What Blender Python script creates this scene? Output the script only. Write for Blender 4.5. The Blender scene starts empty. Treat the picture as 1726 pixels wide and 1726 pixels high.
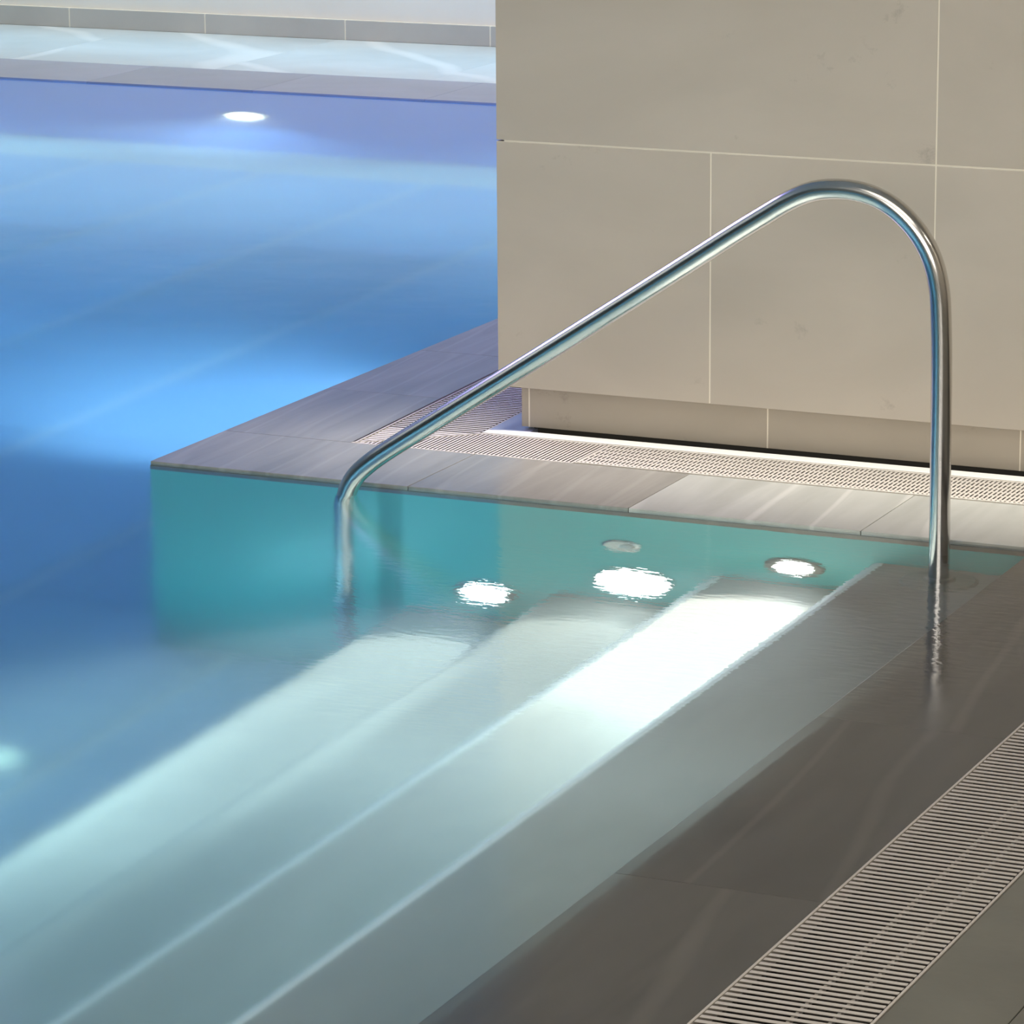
import bpy, bmesh, math, random
from mathutils import Matrix, Vector
random.seed(7)
S = bpy.context.scene
COL = S.collection

# ------------------------------------------------------------------ camera
cd = bpy.data.cameras.new('camera'); cam = bpy.data.objects.new('camera', cd); COL.objects.link(cam)
cd.sensor_width = 36.0; cd.lens = 134.228; cd.clip_end = 100
R0 = (0.9100098, 0.4145299, -0.0068619)
R1 = (0.0912452, -0.2163994, -0.9720317)
R2 = (-0.4044211, 0.8839323, -0.2347494)
cam.matrix_world = Matrix(((R0[0], -R1[0], -R2[0], 4.19517), (R0[1], -R1[1], -R2[1], -7.22822),
                           (R0[2], -R1[2], -R2[2], 1.88574), (0, 0, 0, 1)))
S.camera = cam

# ------------------------------------------------------------------ view and world
S.view_settings.view_transform = 'Standard'; S.view_settings.look = 'None'
S.view_settings.gamma = 1.0; S.view_settings.exposure = 0.0
S.view_settings.use_curve_mapping = False
S.cycles.sample_clamp_indirect = 3.0; S.cycles.sample_clamp_direct = 0.0
S.cycles.blur_glossy = 0.6
S.cycles.max_bounces = 10; S.cycles.transmission_bounces = 8; S.cycles.glossy_bounces = 4
S.cycles.diffuse_bounces = 3; S.cycles.use_denoising = True
W = bpy.data.worlds.new('world'); S.world = W; W.use_nodes = True
W.node_tree.nodes['Background'].inputs[0].default_value = (0.5, 0.48, 0.45, 1)
W.node_tree.nodes['Background'].inputs[1].default_value = 0.3

# ------------------------------------------------------------------ lights
def area(name, loc, size, power, color, target=None, spread=180, shape='RECTANGLE'):
    l = bpy.data.lights.new(name, 'AREA'); l.shape = shape
    l.size = size[0]; l.size_y = size[1]; l.energy = power; l.color = color; l.spread = math.radians(spread)
    o = bpy.data.objects.new(name, l); o.location = loc
    if target:
        o.rotation_euler = (Vector(target) - Vector(loc)).to_track_quat('-Z', 'Y').to_euler()
    COL.objects.link(o); return o
def spot(name, loc, target, power, color, angle, blend=0.5, rad=0.03):
    l = bpy.data.lights.new(name, 'SPOT'); l.energy = power; l.color = color
    l.spot_size = math.radians(angle); l.spot_blend = blend; l.shadow_soft_size = rad
    o = bpy.data.objects.new(name, l); o.location = loc
    o.rotation_euler = (Vector(target) - Vector(loc)).to_track_quat('-Z', 'Y').to_euler()
    COL.objects.link(o); return o
WARM = (1.0, 0.91, 0.79)
area('ceiling_panel_light', (2.6, -3.2, 3.15), (2.5, 2.0), 45, WARM)
area('wall_fill_light', (3.6, -8.6, 2.6), (5.0, 2.2), 145, (1.0, 0.93, 0.84), (1.9, 0.6, 0.7), 110)  # unseen fill behind the camera, added to brighten the pillar wall
area('pool_hall_light', (-2.4, 1.9, 3.15), (3.0, 2.4), 300, (0.52, 0.42, 1.0), (-1.6, 2.1, 0), 130)
area('far_wall_light', (-3.5, 6.7, 3.1), (7.0, 0.3), 66, (1.0, 0.90, 0.74), (-3.5, 7.5, 0.5), 120)
area('far_deck_tint_fill', (-3.5, 6.95, 3.12), (7.0, 0.25), 15, (0.20, 0.66, 1.0), (-3.5, 6.95, 0), 30)  # unseen strip added to stand in for the pool's blue glow on the deck
area('side_wall_fill', (5.7, -1.5, 3.1), (0.4, 3.0), 45, WARM, (6.5, -1.4, 1.2))  # added out of view so the rail post mirrors a lit wall
area('hall_ceiling_fill', (-4.0, -2.5, 2.0), (3.0, 3.0), 40, (0.95, 1.0, 1.0), (-4.0, -2.501, 4.0), 150)  # added upward fill, lightens the hall ceiling that the sloping rail mirrors
area('near_ceiling_fill', (2.0, -6.5, 2.2), (4.0, 3.0), 45, (1.0, 0.96, 0.9), (2.0, -6.501, 4.0), 150)  # unseen fill added to lift the ceiling mirrored along the rail
area('wall_washer_light', (1.75, 0.36, 3.12), (3.2, 0.12), 10, (1.0, 0.95, 0.87), (1.75, 0.36, 0), 20)

# ------------------------------------------------------------------ materials
def newmat(name):
    m = bpy.data.materials.new(name); m.use_nodes = True
    nt = m.node_tree; return m, nt, nt.nodes['Principled BSDF']
def stone(name, dark, light, rough=0.4, vein=None, scale=2.0, stretch=(1, 1, 1), bump=0.05, spots=None, tilevar=0.12, coat=0.0):
    m, nt, b = newmat(name); N = nt.nodes; L = nt.links
    g = N.new('ShaderNodeNewGeometry'); mp = N.new('ShaderNodeMapping'); mp.inputs['Scale'].default_value = stretch
    oi = N.new('ShaderNodeObjectInfo')
    off = N.new('ShaderNodeVectorMath'); off.operation = 'ADD'
    sc = N.new('ShaderNodeVectorMath'); sc.operation = 'SCALE'; sc.inputs['Scale'].default_value = 17.0
    cmb = N.new('ShaderNodeCombineXYZ')
    for i in range(3): L.new(oi.outputs['Random'], cmb.inputs[i])
    L.new(cmb.outputs[0], sc.inputs[0])
    L.new(g.outputs['Position'], off.inputs[0]); L.new(sc.outputs[0], off.inputs[1])
    L.new(off.outputs[0], mp.inputs[0])
    n1 = N.new('ShaderNodeTexNoise'); n1.inputs['Scale'].default_value = scale; n1.inputs['Detail'].default_value = 6
    n1.inputs['Roughness'].default_value = 0.55; n1.inputs['Distortion'].default_value = 0.6
    L.new(mp.outputs[0], n1.inputs['Vector'])
    r = N.new('ShaderNodeValToRGB'); r.color_ramp.elements[0].position = 0.3; r.color_ramp.elements[1].position = 0.7
    r.color_ramp.elements[0].color = (*dark, 1); r.color_ramp.elements[1].color = (*light, 1)
    L.new(n1.outputs['Fac'], r.inputs[0]); c = r.outputs[0]
    if vein:
        w = N.new('ShaderNodeTexWave'); w.wave_type = 'BANDS'; w.bands_direction = 'DIAGONAL'
        w.inputs['Scale'].default_value = vein[1]; w.inputs['Distortion'].default_value = 9; w.inputs['Detail'].default_value = 3
        w.inputs['Detail Scale'].default_value = 0.6
        L.new(mp.outputs[0], w.inputs['Vector'])
        rr = N.new('ShaderNodeValToRGB'); rr.color_ramp.elements[0].position = 0.95; rr.color_ramp.elements[1].position = 1.0
        rr.color_ramp.elements[0].color = (0, 0, 0, 1); rr.color_ramp.elements[1].color = (vein[2],) * 3 + (1,)
        L.new(w.outputs['Fac'], rr.inputs[0])
        mx = N.new('ShaderNodeMix'); mx.data_type = 'RGBA'; mx.inputs[7].default_value = (*vein[0], 1)
        L.new(rr.outputs[0], mx.inputs[0]); L.new(c, mx.inputs[6]); c = mx.outputs[2]
    if spots:
        n2 = N.new('ShaderNodeTexNoise'); n2.inputs['Scale'].default_value = 8.0; n2.inputs['Detail'].default_value = 9
        n2.inputs['Roughness'].default_value = 0.7
        L.new(off.outputs[0], n2.inputs['Vector'])
        rr = N.new('ShaderNodeValToRGB'); rr.color_ramp.elements[0].position = 0.64; rr.color_ramp.elements[1].position = 0.76
        rr.color_ramp.elements[0].color = (0, 0, 0, 1); rr.color_ramp.elements[1].color = (0.6, 0.6, 0.6, 1)
        L.new(n2.outputs['Fac'], rr.inputs[0])
        mx = N.new('ShaderNodeMix'); mx.data_type = 'RGBA'; mx.inputs[7].default_value = (*spots, 1)
        L.new(rr.outputs[0], mx.inputs[0]); L.new(c, mx.inputs[6]); c = mx.outputs[2]
    # slight tone change from slab to slab
    mr = N.new('ShaderNodeMapRange'); mr.inputs['To Min'].default_value = 1 - tilevar; mr.inputs['To Max'].default_value = 1 + tilevar
    L.new(oi.outputs['Random'], mr.inputs['Value'])
    hv = N.new('ShaderNodeHueSaturation'); L.new(c, hv.inputs['Color']); L.new(mr.outputs[0], hv.inputs['Value'])
    L.new(hv.outputs[0], b.inputs['Base Color'])
    b.inputs['Roughness'].default_value = rough
    b.inputs['Coat Weight'].default_value = coat; b.inputs['Coat Roughness'].default_value = 0.2; b.inputs['Coat IOR'].default_value = 1.33
    n3 = N.new('ShaderNodeTexNoise'); n3.inputs['Scale'].default_value = 60; n3.inputs['Detail'].default_value = 4
    L.new(g.outputs['Position'], n3.inputs['Vector'])
    bp = N.new('ShaderNodeBump'); bp.inputs['Strength'].default_value = bump; bp.inputs['Distance'].default_value = 0.003
    L.new(n3.outputs['Fac'], bp.inputs['Height']); L.new(bp.outputs[0], b.inputs['Normal'])
    return m
def plain(name, col, rough=0.5, metal=0.0):
    m, nt, b = newmat(name); N = nt.nodes; L = nt.links
    n = N.new('ShaderNodeTexNoise'); n.inputs['Scale'].default_value = 3.0; n.inputs['Detail'].default_value = 4
    g = N.new('ShaderNodeNewGeometry'); L.new(g.outputs['Position'], n.inputs['Vector'])
    r = N.new('ShaderNodeValToRGB')
    r.color_ramp.elements[0].color = tuple(c * 0.93 for c in col) + (1,); r.color_ramp.elements[1].color = tuple(min(1, c * 1.06) for c in col) + (1,)
    L.new(n.outputs['Fac'], r.inputs[0]); L.new(r.outputs[0], b.inputs['Base Color'])
    b.inputs['Roughness'].default_value = rough; b.inputs['Metallic'].default_value = metal
    return m
M_wall = stone('limestone_wall', (0.47, 0.42, 0.35), (0.525, 0.47, 0.395), 0.45, scale=1.6, stretch=(1, 1, 2.2), spots=(0.27, 0.235, 0.19), tilevar=0.03)
M_plinth = stone('limestone_plinth', (0.38, 0.335, 0.27), (0.425, 0.375, 0.305), 0.45, scale=2.5, spots=(0.2, 0.17, 0.13), tilevar=0.02)
M_grout = plain('pale_joint', (0.80, 0.74, 0.62), 0.7)
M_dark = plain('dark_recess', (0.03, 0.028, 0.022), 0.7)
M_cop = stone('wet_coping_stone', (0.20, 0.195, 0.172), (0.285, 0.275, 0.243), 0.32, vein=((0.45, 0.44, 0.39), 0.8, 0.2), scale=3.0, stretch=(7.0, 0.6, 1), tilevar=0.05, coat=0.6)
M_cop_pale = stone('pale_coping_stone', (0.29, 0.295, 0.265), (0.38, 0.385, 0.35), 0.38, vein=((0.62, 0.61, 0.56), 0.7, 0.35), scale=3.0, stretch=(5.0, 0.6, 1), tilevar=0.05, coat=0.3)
M_slate = stone('dark_wet_slate', (0.075, 0.071, 0.060), (0.118, 0.112, 0.096), 0.4, vein=((0.22, 0.20, 0.17), 0.6, 0.3), scale=2.2, stretch=(4.5, 0.6, 1), tilevar=0.1)
M_deck = stone('grey_green_deck_stone', (0.082, 0.083, 0.068), (0.13, 0.13, 0.108), 0.35, scale=2.6, tilevar=0.08, coat=0.2)
M_fdeck = stone('pale_far_deck_stone', (0.50, 0.56, 0.58), (0.68, 0.74, 0.76), 0.3, vein=((0.95, 0.97, 0.97), 0.5, 0.5), scale=1.5, tilevar=0.07, coat=0.5)
M_fcop = stone('light_tinted_grey_stone', (0.25, 0.27, 0.36), (0.32, 0.34, 0.45), 0.3, scale=2.0, tilevar=0.08, coat=0.5)  # blue reflected on the far coping is put into the stone colour
M_white = plain('white_plaster', (0.80, 0.78, 0.74), 0.8)
M_base = stone('grey_baseboard_stone', (0.45, 0.43, 0.40), (0.52, 0.50, 0.465), 0.5, tilevar=0.02)
M_fpool = plain('saturated_blue_far_pool_wall', (0.14, 0.36, 0.80), 0.5)
M_reflband = plain('deep_blue_reflection_band', (0.09, 0.23, 0.42), 0.5)  # colour of the unseen band added for blue water reflections
M_ceil = plain('ceiling_plaster', (0.72, 0.69, 0.64), 0.9)
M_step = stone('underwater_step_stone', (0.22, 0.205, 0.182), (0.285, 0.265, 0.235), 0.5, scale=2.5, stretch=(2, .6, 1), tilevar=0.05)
M_nose = plain('pale_joint_and_lit_nosing', (0.75, 0.74, 0.70), 0.4)
M_teal = plain('teal_pool_wall', (0.06, 0.46, 0.44), 0.4)
M_blue = stone('pale_blue_pool_floor', (0.27, 0.42, 0.58), (0.39, 0.55, 0.70), 0.5, scale=0.8, tilevar=0.16)
M_steelf = plain('brushed_grate_steel', (0.60, 0.56, 0.50), 0.5, 0.35)
M_band = plain('pale_grate_border_stone', (0.84, 0.82, 0.76), 0.35)
M_chan = plain('channel_dark', (0.02, 0.017, 0.014), 0.6)

def steel():
    m, nt, b = newmat('polished_stainless_steel'); N = nt.nodes; L = nt.links
    b.inputs['Base Color'].default_value = (0.66, 0.65, 0.63, 1); b.inputs['Metallic'].default_value = 1
    n = N.new('ShaderNodeTexNoise'); n.inputs['Scale'].default_value = 30; n.inputs['Detail'].default_value = 3
    mr = N.new('ShaderNodeMapRange'); mr.inputs['To Min'].default_value = 0.15; mr.inputs['To Max'].default_value = 0.21
    L.new(n.outputs['Fac'], mr.inputs[0]); L.new(mr.outputs[0], b.inputs['Roughness'])
    return m
M_steel = steel()
M_dull = plain('dull_submerged_steel', (0.20, 0.20, 0.18), 0.6, 0.3)
def emis(name, col, s):
    m, nt, b = newmat(name); b.inputs['Emission Color'].default_value = (*col, 1); b.inputs['Emission Strength'].default_value = s
    b.inputs['Base Color'].default_value = (0.8, 0.8, 0.8, 1); return m
M_lamp = emis('lit_lamp_lens', (1.0, 0.99, 0.95), 14)
M_lampg = emis('lit_green_lens', (0.8, 1.0, 0.7), 1.0)
M_lampb = emis('lit_blue_lens', (0.45, 0.62, 1.0), 6)

def water():
    m, nt, b = newmat('pool_water'); N = nt.nodes; L = nt.links
    b.inputs['Base Color'].default_value = (1, 1, 1, 1); b.inputs['IOR'].default_value = 1.33
    b.inputs['Transmission Weight'].default_value = 1.0; b.inputs['Specular Tint'].default_value = (0.9, 0.93, 1.0, 1)
    g = N.new('ShaderNodeNewGeometry')
    # broad soft swell, and fine ripples in the shallow stair bay
    n1 = N.new('ShaderNodeTexNoise'); n1.inputs['Scale'].default_value = 5.0; n1.inputs['Detail'].default_value = 2
    n2 = N.new('ShaderNodeTexNoise'); n2.inputs['Scale'].default_value = 42.0; n2.inputs['Detail'].default_value = 3
    mp = N.new('ShaderNodeMapping'); mp.inputs['Rotation'].default_value = (0, 0, 0.43); mp.inputs['Scale'].default_value = (0.6, 1.5, 1)
    L.new(g.outputs['Position'], mp.inputs[0]); L.new(g.outputs['Position'], n1.inputs['Vector']); L.new(mp.outputs[0], n2.inputs['Vector'])
    dist = N.new('ShaderNodeVectorMath'); dist.operation = 'DISTANCE'; dist.inputs[1].default_value = (1.6, -0.7, 0)
    L.new(g.outputs['Position'], dist.inputs[0])
    mr = N.new('ShaderNodeMapRange'); mr.interpolation_type = 'SMOOTHSTEP'
    mr.inputs['From Min'].default_value = 0.35; mr.inputs['From Max'].default_value = 1.15
    mr.inputs['To Min'].default_value = 1.0; mr.inputs['To Max'].default_value = 0.0
    L.new(dist.outputs['Value'], mr.inputs[0])
    b1 = N.new('ShaderNodeBump'); b1.inputs['Strength'].default_value = 0.05; b1.inputs['Distance'].default_value = 0.02
    L.new(n1.outputs['Fac'], b1.inputs['Height'])
    ml = N.new('ShaderNodeMath'); ml.operation = 'MULTIPLY'; ml.inputs[1].default_value = 0.22
    L.new(mr.outputs[0], ml.inputs[0])
    b2 = N.new('ShaderNodeBump'); b2.inputs['Distance'].default_value = 0.004
    L.new(ml.outputs[0], b2.inputs['Strength']); L.new(n2.outputs['Fac'], b2.inputs['Height']); L.new(b1.outputs[0], b2.inputs['Normal'])
    L.new(b2.outputs[0], b.inputs['Normal'])
    rr = N.new('ShaderNodeMapRange'); rr.inputs['To Min'].default_value = 0.16; rr.inputs['To Max'].default_value = 0.06
    L.new(mr.outputs[0], rr.inputs[0]); sx = N.new('ShaderNodeSeparateXYZ'); L.new(g.outputs['Position'], sx.inputs[0])
    fm = N.new('ShaderNodeMapRange'); fm.inputs['From Min'].default_value = 2.045; fm.inputs['From Max'].default_value = 2.30
    fm.inputs['To Min'].default_value = 0.0; fm.inputs['To Max'].default_value = 0.24
    L.new(sx.outputs[0], fm.inputs[0])
    ad = N.new('ShaderNodeMath'); ad.operation = 'MAXIMUM'; L.new(rr.outputs[0], ad.inputs[0]); L.new(fm.outputs[0], ad.inputs[1])
    L.new(ad.outputs[0], b.inputs['Roughness'])
    va = N.new('ShaderNodeVolumeAbsorption'); va.inputs['Color'].default_value = (0.42, 0.84, 0.94, 1); va.inputs['Density'].default_value = 0.50
    sc = N.new('ShaderNodeVolumeScatter'); sc.inputs['Color'].default_value = (0.75, 0.9, 1.0, 1); sc.inputs['Density'].default_value = 0.06; sc.inputs['Anisotropy'].default_value = 0.3
    vs_ = N.new('ShaderNodeAddShader'); L.new(va.outputs[0], vs_.inputs[0]); L.new(sc.outputs[0], vs_.inputs[1])
    L.new(vs_.outputs[0], N['Material Output'].inputs['Volume'])
    return m
M_water = water()

# ------------------------------------------------------------------ helpers
def put(name, bm, mat, parent=None, smooth=False, **kw):
    me = bpy.data.meshes.new(name); bm.to_mesh(me); bm.free(); me.materials.append(mat)
    if smooth:
        for p in me.polygons: p.use_smooth = True
    o = bpy.data.objects.new(name, me); COL.objects.link(o)
    if parent: o.parent = parent
    for k, v in kw.items(): o[k] = v
    return o
def boxm(bm, x0, x1, y0, y1, z0, z1, bev=0.0):
    vs = [bm.verts.new((x, y, z)) for x in (x0, x1) for y in (y0, y1) for z in (z0, z1)]
    F = ((0, 1, 3, 2), (4, 6, 7, 5), (0, 4, 5, 1), (2, 3, 7, 6), (0, 2, 6, 4), (1, 5, 7, 3))
    fs = [bm.faces.new([vs[i] for i in f]) for f in F]
    if bev: bmesh.ops.bevel(bm, geom=list({e for f in fs for e in f.edges}), offset=bev, segments=1, affect='EDGES')
def box(name, x0, x1, y0, y1, z0, z1, mat, parent=None, bev=0.0, **kw):
    bm = bmesh.new(); boxm(bm, x0, x1, y0, y1, z0, z1, bev); return put(name, bm, mat, parent, **kw)
def prism(bm, pts, z0, z1):
    a = [bm.verts.new((x, y, z0)) for x, y in pts]; b = [bm.verts.new((x, y, z1)) for x, y in pts]; n = len(pts)
    bm.faces.new(a[::-1]); bm.faces.new(b)
    for i in range(n): bm.faces.new((a[i], a[(i + 1) % n], b[(i + 1) % n], b[i]))
def root(name, loc, label=None, cat=None, group=None, kind=None):
    o = bpy.data.objects.new(name, None); COL.objects.link(o); o.location = loc; o.empty_display_size = 0.1
    for k, v in (('label', label), ('category', cat), ('group', group), ('kind', kind)):
        if v: o[k] = v
    return o
def lathe(bm, prof, n=40, axis='Z', c=(0, 0, 0)):
    # prof: (radius, height) pairs
    rings = []
    for r, h in prof:
        ring = []
        for i in range(n):
            a = 2 * math.pi * i / n
            p = (r * math.cos(a), r * math.sin(a), h) if axis == 'Z' else ((r * math.cos(a), h, r * math.sin(a)) if axis == 'Y' else (h, r * math.cos(a), r * math.sin(a)))
            ring.append(bm.verts.new((p[0] + c[0], p[1] + c[1], p[2] + c[2])))
        rings.append(ring)
    for k in range(len(rings) - 1):
        for i in range(n):
            bm.faces.new((rings[k][i], rings[k][(i + 1) % n], rings[k + 1][(i + 1) % n], rings[k + 1][i]))
    bm.faces.new(rings[0][::-1]); bm.faces.new(rings[-1])
    bmesh.ops.recalc_face_normals(bm, faces=bm.faces)

WZ = -0.006          # water level
G = 0.0007           # half joint

# ------------------------------------------------------------------ floor of the hall: substrate and slabs
fb = bmesh.new()
boxm(fb, 0.013, 6.5, 0.013, 5.85, -1.7, -0.16)        # under the far side deck
boxm(fb, 2.04, 6.5, -10.2, 0.0, -1.7, -0.16)      # under the near side deck
boxm(fb, -8.2, 6.5, 5.86, 7.6, -1.7, -0.02)       # under the far deck
boxm(fb, 0.0, 2.04, 0.002, 0.343, -0.16, -0.02)   # coping bed, front
boxm(fb, 2.04, 2.379, -10.2, 0.343, -0.16, -0.05) # coping bed, near side
boxm(fb, 2.615, 6.5, -10.2, 0.343, -0.16, -0.026) # near deck bed
boxm(fb, 0.002, 0.14, 0.343, 5.85, -0.16, -0.02)  # coping bed, side
floor = put('floor', fb, M_dark, kind='structure')
def slab(x0, x1, y0, y1, z, th, mat, nm='slab', parent=None, bev=0.0008):
    return box(nm, x0 + G, x1 - G, y0 + G, y1 - G, z - th, z, mat, parent or floor, bev)
# front coping: joints in steps of 0.52 m
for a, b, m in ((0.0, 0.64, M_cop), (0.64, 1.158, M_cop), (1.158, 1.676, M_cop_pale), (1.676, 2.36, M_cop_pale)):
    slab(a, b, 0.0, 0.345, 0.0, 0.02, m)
# side coping, slab outline follows the slightly splayed grate
def gx(y): return 0.329 - 0.044 * (y - 0.345)
y = 0.345
while y < 5.8:
    y2 = min(y + 0.52, 5.86)
    bm = bmesh.new(); prism(bm, [(G, y + G), (gx(y) - G, y + G), (gx(y2) - G, y2 - G), (G, y2 - G)], -0.16, 0.0)
    put('slab', bm, M_cop, floor); y = y2
# side deck behind the side grate, up to the pillar and beyond
def ix(y): return 0.563 - 0.041 * (y - 0.543)
bm = bmesh.new(); prism(bm, [(ix(0.545), 0.545), (0.566, 0.5455), (0.566, 0.5755), (0.60, 0.5855), (0.66, 0.5925), (0.66, 3.6), (0.66, 5.85), (ix(5.8), 5.85)], -0.16, 0.0)
put('channel_border', bm, M_fcop, floor, label='stone border between the side grate and the pillar, shade put into its dark colour')  # the blue shade on this arm is put into its darker stone
# near coping (under a film of water) and near deck
ys = [-9.35 + 0.9 * i for i in range(11)] + [0.0]
for i in range(11):
    slab(2.038, 2.381, ys[i], ys[i + 1], -0.022, 0.02, M_slate)

for i in range(10):
    slab(2.6145, 2.78 + 0.0, ys[i] + 0.3, ys[i + 1] + 0.3, -0.005, 0.02, M_deck)
    slab(2.78, 3.6, ys[i] + 0.3, ys[i + 1] + 0.3, -0.005, 0.02, M_deck)
    slab(3.6, 6.5, ys[i] + 0.3, ys[i + 1] + 0.3, -0.005, 0.02, M_deck)
# far deck
xs = [-8.1 + 0.745 * i for i in range(12)]
for i in range(11):
    slab(xs[i], xs[i + 1], 5.843, 6.38, 0.0, 0.02, M_fcop)
xs = [-8.2 + 0.97 * i for i in range(10)]
for i in range(9):
    slab(xs[i], xs[i + 1], 6.385, 7.5, 0.0, 0.02, M_fdeck)

# ------------------------------------------------------------------ room walls and ceiling
wb = box('wall_back', -8.2, 6.5, 7.53, 7.75, -0.02, 3.3, M_white, kind='structure')
box('added_reflection_band', -8.2, 6.5, 7.49, 7.53, 1.05, 3.2, M_reflband, kind='structure')  # unseen band added to turn the reflections in the water blue
bbk = box('baseboard_back', -8.2, 3.0, 7.501, 7.53, 0.0, 0.085, M_grout, kind='structure')
x = -8.16
k = -4.70
while k > -8: k -= 0.69
while k < 2.6:
    box('stone_panel', k + 0.003, k + 0.687, 7.5, 7.515, 0.0, 0.086, M_base, bbk, 0.001); k += 0.69
box('wall_left', -8.4, -8.2, -10.2, 7.75, -1.7, 3.3, M_white, kind='structure')
box('wall_right', 6.5, 6.7, -10.2, 7.75, -1.7, 3.3, M_wall, kind='structure')
box('wall_front', -8.2, 6.5, -10.4, -10.2, -1.7, 3.3, M_wall, kind='structure')
box('ceiling', -8.4, 6.7, -10.4, 7.75, 3.2, 3.4, M_ceil, kind='structure')

# the stone-clad pillar wall in front
pil = bmesh.new(); boxm(pil, 0.60, 5.0, 0.6007, 3.6, 0.104, 3.2)
pillar = put('wall_center', pil, M_grout, kind='structure')
box('plinth_core', 0.65, 5.0, 0.646, 3.6, -0.16, 0.104, M_dark, pillar)
J = 0.0016
rows = [(0.103, 0.672, [0.581, 1.104, 1.626, 2.149, 2.67, 3.2, 3.73, 4.26, 5.0]),
        (0.672, 1.241, [0.581, 1.626, 2.67, 3.73, 5.0]),
        (1.241, 1.81, [0.581, 1.104, 2.149, 3.2, 4.26, 5.0]),
        (1.81, 2.379, [0.581, 1.626, 2.67, 3.73, 5.0]),
        (2.379, 3.199, [0.581, 1.104, 2.149, 3.2, 4.26, 5.0])]
for z0, z1, xx in rows:
    for a, b in zip(xx, xx[1:]):
        box('stone_panel', a + (J if a > 0.6 else 0), b - J, 0.60, 0.62, z0 + (J if z0 > 0.2 else 0), z1 - J, M_wall, pillar, 0.0008)
    yy = [0.6205, 1.1, 1.62, 2.14, 2.66, 3.18, 3.6]
    for a, b in zip(yy, yy[1:]):
        box('stone_panel', 0.581, 0.601, a + J, b - J, z0 + (J if z0 > 0.2 else 0), z1 - J, M_wall, pillar, 0.0008)
plinth = bmesh.new(); boxm(plinth, 0.63, 5.0, 0.6287, 0.646, 0.006, 0.104); boxm(plinth, 0.632, 0.65, 0.65, 3.6, 0.006, 0.104)
plinth = put('baseboard_center', plinth, M_grout, kind='structure')
for a, b in ((0.627, 0.6445), (0.6475, 1.2315), (1.2345, 1.82), (1.823, 2.41), (2.413, 3.0), (3.003, 5.0)):
    box('stone_panel', a, b, 0.628, 0.640, 0.006, 0.1025, M_plinth, plinth, 0.0008)
box('stone_panel', 0.627, 0.64, 0.642, 3.6, 0.006, 0.1025, M_plinth, plinth, 0.0008)

# ------------------------------------------------------------------ pool basin and stairs
basin = bmesh.new()
boxm(basin, -8.2, 2.04, -10.2, 5.86, -1.7, -1.45)
basin = put('pool_floor', basin, M_nose, kind='structure')
# large floor slabs with joints
fx = [-1.2 - 0.7 * i for i in range(10, 0, -1)] + [-1.2, -0.5, 0.2, 0.62]
fy = [-10.2 + 1.3 * i for i in range(13)]
for i in range(len(fx) - 1):
    for j in range(len(fy) - 1):
        x1 = fx[i + 1]; y1 = min(fy[j + 1], 5.845)
        if y1 - fy[j] < 0.05: continue
        if y1 < -7.5 or fx[i] < -7.9: continue
        box('tile', fx[i] + 0.016, x1 - 0.016, fy[j] + 0.004, y1 - 0.004, -1.4499, -1.438, M_blue, basin, 0.002)
box('wall_pool_bay', 0.0, 2.04, -0.0, 0.012, -1.45, -0.056, M_teal, kind='structure')
box('coping_edge', 0.0, 2.04, -0.0005, 0.012, -0.056, -0.0205, M_slate, floor)
box('wall_pool_side', -0.0, 0.012, 0.013, 5.84, -1.45, -0.021, M_blue, kind='structure')
box('wall_pool_far', -8.2, 0.0, 5.845, 5.86, -1.45, -0.021, M_fpool, kind='structure')
stairs = root('pool_stairs', (1.2, -3, -1.45), kind='structure')
edges = [2.04, 1.70, 1.345, 0.985, 0.63]; tops = [-0.215, -0.445, -0.705, -0.94]
NB = 0.028
for i in range(4):
    x1, x0, zt = edges[i], edges[i + 1], tops[i]
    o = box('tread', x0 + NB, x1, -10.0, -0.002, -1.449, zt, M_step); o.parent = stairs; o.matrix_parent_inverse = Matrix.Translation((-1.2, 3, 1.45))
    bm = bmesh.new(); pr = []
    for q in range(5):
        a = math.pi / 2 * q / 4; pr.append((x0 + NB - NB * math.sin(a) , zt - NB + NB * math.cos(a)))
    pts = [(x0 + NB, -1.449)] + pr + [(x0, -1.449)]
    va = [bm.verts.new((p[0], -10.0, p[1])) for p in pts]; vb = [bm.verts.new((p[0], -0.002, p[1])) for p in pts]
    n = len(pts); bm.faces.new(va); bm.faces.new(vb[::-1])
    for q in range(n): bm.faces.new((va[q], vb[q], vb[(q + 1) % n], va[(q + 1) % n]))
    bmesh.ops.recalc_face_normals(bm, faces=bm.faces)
    o = put('nosing', bm, M_nose if i < 2 else M_step, stairs); o.matrix_parent_inverse = Matrix.Translation((-1.2, 3, 1.45))  # upper two edges: caught lamplight is put into a paler colour
    if i < 2: o['label'] = 'rounded step nosing, lamplight put into its paler colour'

# ------------------------------------------------------------------ water
bm = bmesh.new()
prism(bm, [(-8.19, -10.19), (2.3805, -10.19), (2.3805, 0.016), (0.016, 0.016), (0.016, 5.87), (-8.19, 5.87)], -1.60, WZ)
bmesh.ops.recalc_face_normals(bm, faces=bm.faces)
put('pool_water', bm, M_water, kind='structure', label='still blue to teal pool water filling the basin and spilling over the near coping')

# ------------------------------------------------------------------ drain channels and grates
box('channel_floor', 0.1, 2.6, 0.35, 0.59, -0.1595, -0.155, M_chan, floor)
bm = bmesh.new(); prism(bm, [(gx(.35), .352), (ix(.543), .545), (ix(5.8), 5.8), (gx(5.8), 5.8)], -0.1595, -0.15); put('channel_floor', bm, M_chan, floor)
box('channel_floor', 2.381, 2.613, -10.0, 0.34, -0.1595, -0.155, M_chan, floor)
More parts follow.
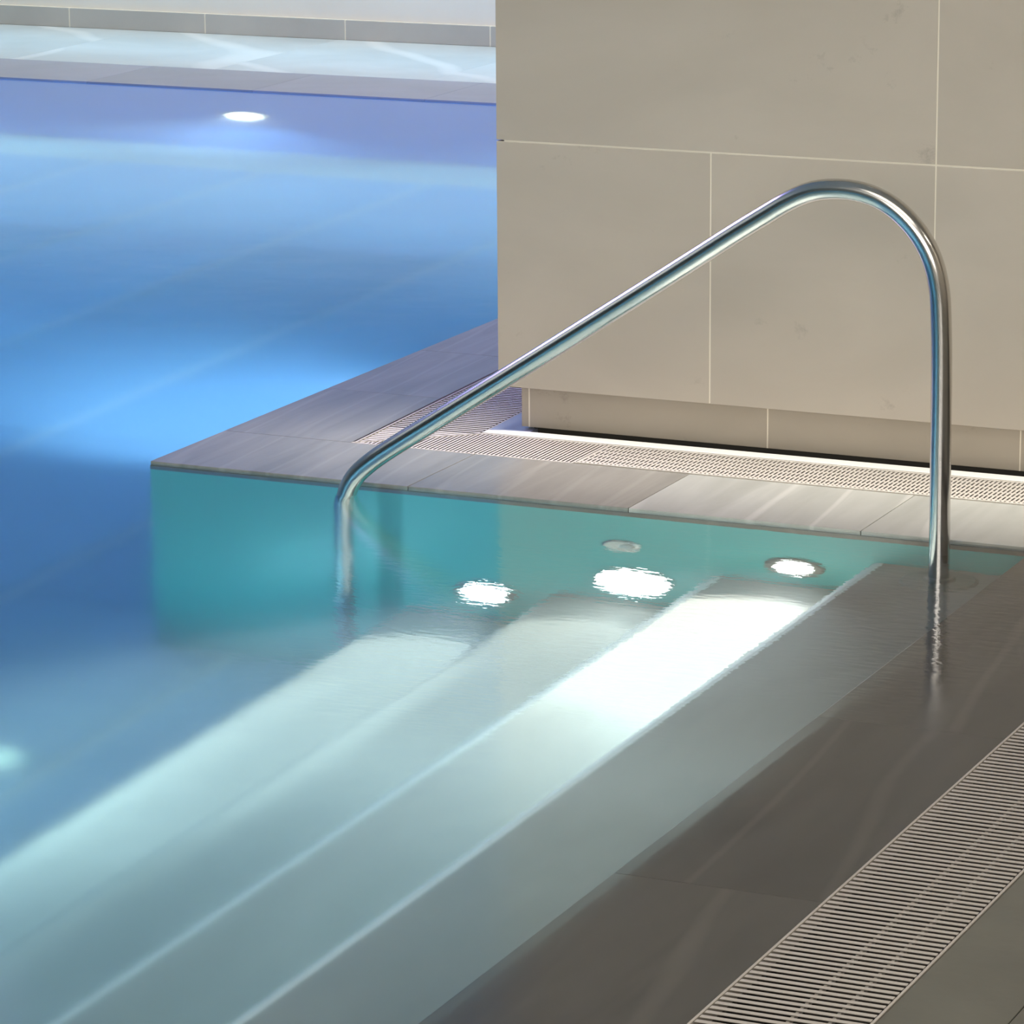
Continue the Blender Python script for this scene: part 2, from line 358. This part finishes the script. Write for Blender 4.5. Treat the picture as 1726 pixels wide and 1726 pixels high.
# pale border strip between front slots and the wall
bm = bmesh.new(); prism(bm, [(0.566, 0.5455), (2.6, 0.5455), (2.6, 0.592), (0.66, 0.592), (0.60, 0.585), (0.566, 0.575)], -0.02, 0.003)
put('channel_border', bm, M_band, floor, label='pale polished strip between grate slots and wall')
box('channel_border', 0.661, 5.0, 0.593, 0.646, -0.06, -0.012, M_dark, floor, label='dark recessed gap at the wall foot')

def grate(name_label, origin, ang, length, width, pitch, bar, rods, rodz, ztop, cut0=None, cut1=None, frame=0.006, rodw=0.0025):
    """slats run across; local u along the channel, v across it"""
    r = root('drain_grate', (origin[0], origin[1], 0), name_label, 'grate', None)
    r.rotation_euler = (0, 0, ang)
    n = max(1, round(length / pitch)); pitch = length / n
    me = {}
    for i in range(n):
        u = (i + 0.5) * pitch
        v0, v1 = frame, width - frame
        if cut0: v0 = max(v0, cut0(u))
        if cut1: v1 = min(v1, cut1(u))
        if v1 - v0 < 0.006: continue
        key = (round(v0, 4), round(v1, 4))
        if key not in me:
            bm = bmesh.new(); h, w2 = bar / 2, bar / 2 * 0.1
            P = [(-h, 0), (h, 0), (h, -0.0003), (w2, -0.0032), (-w2, -0.0032), (-h, -0.0003)]
            va = [bm.verts.new((p[0], v0, p[1])) for p in P]; vb = [bm.verts.new((p[0], v1, p[1])) for p in P]
            bm.faces.new(va); bm.faces.new(vb[::-1])
            for q in range(6): bm.faces.new((va[q], vb[q], vb[(q + 1) % 6], va[(q + 1) % 6]))
            bmesh.ops.recalc_face_normals(bm, faces=bm.faces)
            m_ = bpy.data.meshes.new('slat'); bm.to_mesh(m_); bm.free(); m_.materials.append(M_steelf); me[key] = m_
        o = bpy.data.objects.new('slat', me[key]); COL.objects.link(o); o.parent = r; o.location = (u, 0, ztop)
    for v in rods:
        a, b = 0.002, length - 0.002
        if cut0: 
            # find where the rod begins to lie inside the mitre
            while a < b and not (cut0(a) <= v): a += 0.004
        if cut1:
            while a < b and not (v <= cut1(a)): a += 0.004
        if b - a > 0.02:
            box('crossbar', a, b, v - rodw, v + rodw, ztop + rodz - 0.006, ztop + rodz, M_steelf, r)
    return r
def rail_box(r, u0, u1, v0, v1, z0, z1, nm='frame'):
    return box(nm, u0, u1, v0, v1, z0, z1, M_steelf, r, 0.0006)
# near channel (x 2.381..2.613), u along +Y, v toward -X
for (ya, yb, lab) in ((-1.736, -0.9, 'steel slot grate in the near deck, upper panel beyond the second joint'),
                      (-2.19, -1.736, 'steel slot grate in the near deck, middle panel with a few bright glints'),
                      (-3.3, -2.19, 'steel slot grate in the near deck, panel running out at the bottom edge')):
    r = grate(lab, (2.613, ya), math.pi / 2, yb - ya - 0.001, 0.232, 0.0188, 0.0098, (0.06, 0.116, 0.172), -0.07, -0.005)
    rail_box(r, 0, yb - ya - 0.003, 0.0, 0.0045, -0.03, -0.0045)
    rail_box(r, 0, yb - ya - 0.003, 0.2275, 0.232, -0.03, -0.0045)
# front channel (y 0.345..0.543), u along +X, v along +Y, mitred at its left end
mit = lambda u: (u) * (0.198 / 0.234)
r = grate('steel slot grate in front of the wall, mitred left panel with open slots', (0.329, 0.345), 0.0, 0.5512, 0.198, 0.0102, 0.0058, (0.05, 0.10, 0.15), -0.010, 0.0, None, mit, 0.004)
rail_box(r, 0, 0.55, 0.0, 0.003, -0.03, 0.001)
rail_box(r, 0.232, 0.55, 0.195, 0.199, -0.03, 0.0015)
bm = bmesh.new(); prism(bm, [(0.0, 0.0), (0.008, 0.002), (0.238, 0.196), (0.234, 0.2)], -0.03, 0.0012); put('frame', bm, M_steelf, r)
r = grate('steel slot grate in front of the wall, long right panel with close crossbars', (0.881, 0.345), 0.0, 1.4689, 0.198, 0.0102, 0.0058, tuple(0.03 + 0.0345 * i for i in range(5)), -0.0004, 0.0, None, None, 0.004, 0.0042)
rail_box(r, 0, 1.47, 0.0, 0.004, -0.03, 0.0035)
rail_box(r, 0, 1.47, 0.195, 0.199, -0.03, 0.0015)
rail_box(r, 0, 0.004, 0.004, 0.195, -0.03, 0.0005)
# side channel: u along +Y (splayed), v toward +X is -90deg mirrored, so run v to the left from the inner edge
ang = math.pi / 2 + 0.041
r = grate('finely slotted steel side grate running back beside the pillar in shade', (0.563, 0.543), ang, 2.6, 0.234, 0.0190, 0.0105, (0.08, 0.16), -0.006, 0.0)
# triangular mitre end of the side grate
for i in range(10):
    u = -0.0095 - 0.019 * i
    v0 = 0.234 * (-u) / 0.198
    if v0 < 0.225:
        box('slat', u - 0.0052, u + 0.0052, v0 + 0.004, 0.229, -0.012, 0.0, M_steelf, r, 0.0008)
rail_box(r, -0.19, 2.6, 0.229, 0.234, -0.03, 0.002)
rail_box(r, 0.002, 2.6, 0.0, 0.003, -0.03, 0.0005)

# ------------------------------------------------------------------ handrail
RY = -0.095; RR = 0.0212
ctrl = [(1.877, -0.21), (1.877, 0.0), (1.8755, 0.2), (1.874, 0.38), (1.871, 0.47), (1.8665, 0.53), (1.8502, 0.592), (1.8136, 0.651), (1.7499, 0.7015),
        (1.700, 0.7175), (1.6434, 0.7205), (1.595, 0.7125), (1.5499, 0.6925), (1.4994, 0.6613), (1.4332, 0.6190), (1.3561, 0.5676), (1.15, 0.4312), (0.9359, 0.2909),
        (0.7081, 0.1440), (0.640, 0.0995), (0.5938, 0.0660), (0.556, 0.029), (0.538, -0.012), (0.533, -0.06), (0.532, -0.2), (0.532, -0.6), (0.532, -1.43)]
def catmull(P, n=8):
    out = []
    for i in range(len(P) - 1):
        p0 = P[max(i - 1, 0)]; p1 = P[i]; p2 = P[i + 1]; p3 = P[min(i + 2, len(P) - 1)]
        # centripetal-like: chord-length scaled tangents
        d1 = math.dist(p1, p2); d0 = math.dist(p0, p1) or d1; d2 = math.dist(p2, p3) or d1
        def tang(a, b, c, da, db):
            return [((b[k] - a[k]) / da * db + (c[k] - b[k]) / db * da) / (da + db) for k in (0, 1)]
        t1 = tang(p0, p1, p2, d0, d1) if i > 0 else [(p2[k] - p1[k]) / d1 for k in (0, 1)]
        t2 = tang(p1, p2, p3, d1, d2) if i < len(P) - 2 else [(p2[k] - p1[k]) / d1 for k in (0, 1)]
        for j in range(n):
            t = j / n; t2_, t3_ = t * t, t ** 3
            out.append(tuple((2 * t3_ - 3 * t2_ + 1) * p1[k] + (t3_ - 2 * t2_ + t) * t1[k] * d1 + (-2 * t3_ + 3 * t2_) * p2[k] + (t3_ - t2_) * t2[k] * d1 for k in (0, 1)))
    out.append(P[-1]); return out
path = catmull(ctrl)
# smooth the path a little
for _ in range(6):
    path = [path[0]] + [((path[i - 1][0] + 2 * path[i][0] + path[i + 1][0]) / 4, (path[i - 1][1] + 2 * path[i][1] + path[i + 1][1]) / 4) for i in range(1, len(path) - 1)] + [path[-1]]
hr = root('handrail', (1.877, RY, -0.215), 'curved stainless steel handrail rising from the water over the pool steps', 'handrail')
bm = bmesh.new(); rings = []
NS = 40
for i, p in enumerate(path):
    a = path[max(i - 1, 0)]; b = path[min(i + 1, len(path) - 1)]
    tx, tz = b[0] - a[0], b[1] - a[1]; l = math.hypot(tx, tz); tx /= l; tz /= l
    nx, nz = -tz, tx
    rings.append([bm.verts.new((p[0] + RR * math.cos(q) * nx - 1.877, RR * math.sin(q), p[1] + RR * math.cos(q) * nz + 0.215)) for q in [2 * math.pi * s / NS for s in range(NS)]])
for i in range(len(rings) - 1):
    for s in range(NS): bm.faces.new((rings[i][s], rings[i][(s + 1) % NS], rings[i + 1][(s + 1) % NS], rings[i + 1][s]))
bm.faces.new(rings[0]); bm.faces.new(rings[-1][::-1]); bmesh.ops.recalc_face_normals(bm, faces=bm.faces)
put('rail', bm, M_steel, hr, True)
bm = bmesh.new(); lathe(bm, [(0.020, 0.034), (0.030, 0.032), (0.034, 0.012), (0.074, 0.008), (0.080, 0.0)], 48)
put('flange', bm, M_dull, hr, label='round base plate under water on the top step')
bm = bmesh.new(); lathe(bm, [(0.020, 0.034), (0.030, 0.032), (0.034, 0.012), (0.074, 0.008), (0.080, 0.0)], 48, c=(0.532 - 1.877, 0, -1.439 + 0.215))
put('flange', bm, M_steel, hr)

# ------------------------------------------------------------------ underwater lamps in the bay wall
def lamp(label, x, y, z, face, R=0.07, lens=0.045, mat=M_lamp, group=None):
    r = root('underwater_lamp', (x, y, z), label, 'lamp', group)
    s = -1
    ax = 'Y' if face == 'Y' else 'X'
    bm = bmesh.new(); lathe(bm, [(R, 0.0), (R, s * 0.006), (R * 0.9, s * 0.011), (lens * 1.08, s * 0.012), (lens * 1.02, s * 0.006)], 40, ax); put('rim', bm, M_dull, r)
    bm = bmesh.new(); lathe(bm, [(lens, s * 0.0065), (lens, s * 0.012), (lens * 0.7, s * 0.018), (lens * 0.3, s * 0.021)], 40, ax); put('lens', bm, mat, r, True)
    return r
WH = (1.0, 0.93, 0.86)
lamp('round lit underwater lamp near the handrail post, small white disc in a dark rim', 1.534, 0.0, -0.315, 'Y', 0.068, 0.042)
lamp('largest white lit underwater lamp, middle of three, with rippled edge', 1.173, 0.0, -0.555, 'Y', 0.088, 0.082)
lamp('white lit underwater lamp deepest on the stair wall with a soft edge', 0.826, 0.0, -0.765, 'Y', 0.075, 0.05)
spot('lamp_beam', (1.534, -0.04, -0.315), (1.47, -1.2, -0.50), 880, WH, 100, 1.0, 0.025)
spot('lamp_beam', (1.173, -0.04, -0.555), (1.12, -1.2, -0.75), 540, WH, 92, 1.0, 0.03)
spot('lamp_beam', (0.826, -0.04, -0.775), (0.73, -0.85, -0.99), 1250, (1.0, 0.89, 0.80), 76, 1.0, 0.03)
# unlit wall inlet
r = root('water_inlet', (1.146, 0.0, -0.294), 'small round inlet fitting in the teal pool wall above the brightest lamp', 'inlet')
bm = bmesh.new(); lathe(bm, [(0.045, 0.0), (0.045, -0.005), (0.038, -0.009), (0.02, -0.009)], 32, 'Y'); put('rim', bm, M_steel, r)
bm = bmesh.new(); lathe(bm, [(0.018, -0.0092), (0.017, -0.014), (0.01, -0.017)], 24, 'Y', (0.012, 0, 0.006)); put('nozzle', bm, M_nose, r, label='pale round nozzle')
# lamp in the far pool wall
lamp('white lit underwater lamp in the far pool wall', -2.917, 5.845, -0.64, 'Y', 0.10, 0.07)
for x_, y_, tx, ty in ((-8.1, 1.0, -3.0, 5.0), (-8.1, -2.0, -2.0, 3.0)):  # two unseen side beams added to make the far pool wall bluer
    spot('pool_lamp_and_fill', (x_, y_, -0.6), (tx, ty, -0.9), 330, (0.60, 0.82, 1.0), 110, 1.0, 0.06)
for xx in (-6.6, -4.75, -2.917, -1.1):
    spot('pool_lamp_and_fill', (xx, 5.72, -0.60), (xx, 4.6, -1.5), 130, (0.72, 0.84, 1.0), 150, 0.5, 0.05)
# lamp on the hidden side face of the bay corner
lamp('lit underwater lamp around the corner of the deck edge', -0.0, 1.5, -0.55, 'X', 0.08, 0.06, M_lampb)
spot('corner_lamp_beam', (-0.06, 1.5, -0.55), (-0.88, 1.95, -1.45), 340, (0.78, 0.80, 1.0), 66, 1.0, 0.05)
# floor lamp just left of the stairs, washing the bay wall
r = root('underwater_lamp', (0.07, -0.80, -1.438), 'pale green glowing floor lamp deep beside the lowest step', 'lamp')
bm = bmesh.new(); lathe(bm, [(0.08, 0.0), (0.08, 0.006), (0.07, 0.012), (0.055, 0.012)], 40); put('rim', bm, M_steel, r)
bm = bmesh.new(); lathe(bm, [(0.054, 0.008), (0.054, 0.014), (0.03, 0.018)], 40); put('lens', bm, M_lampg, r)
spot('floor_lamp_beam', (0.07, -0.78, -1.40), (0.35, 0.0, -0.35), 22, (0.45, 0.95, 1.0), 120, 1.0, 0.05)
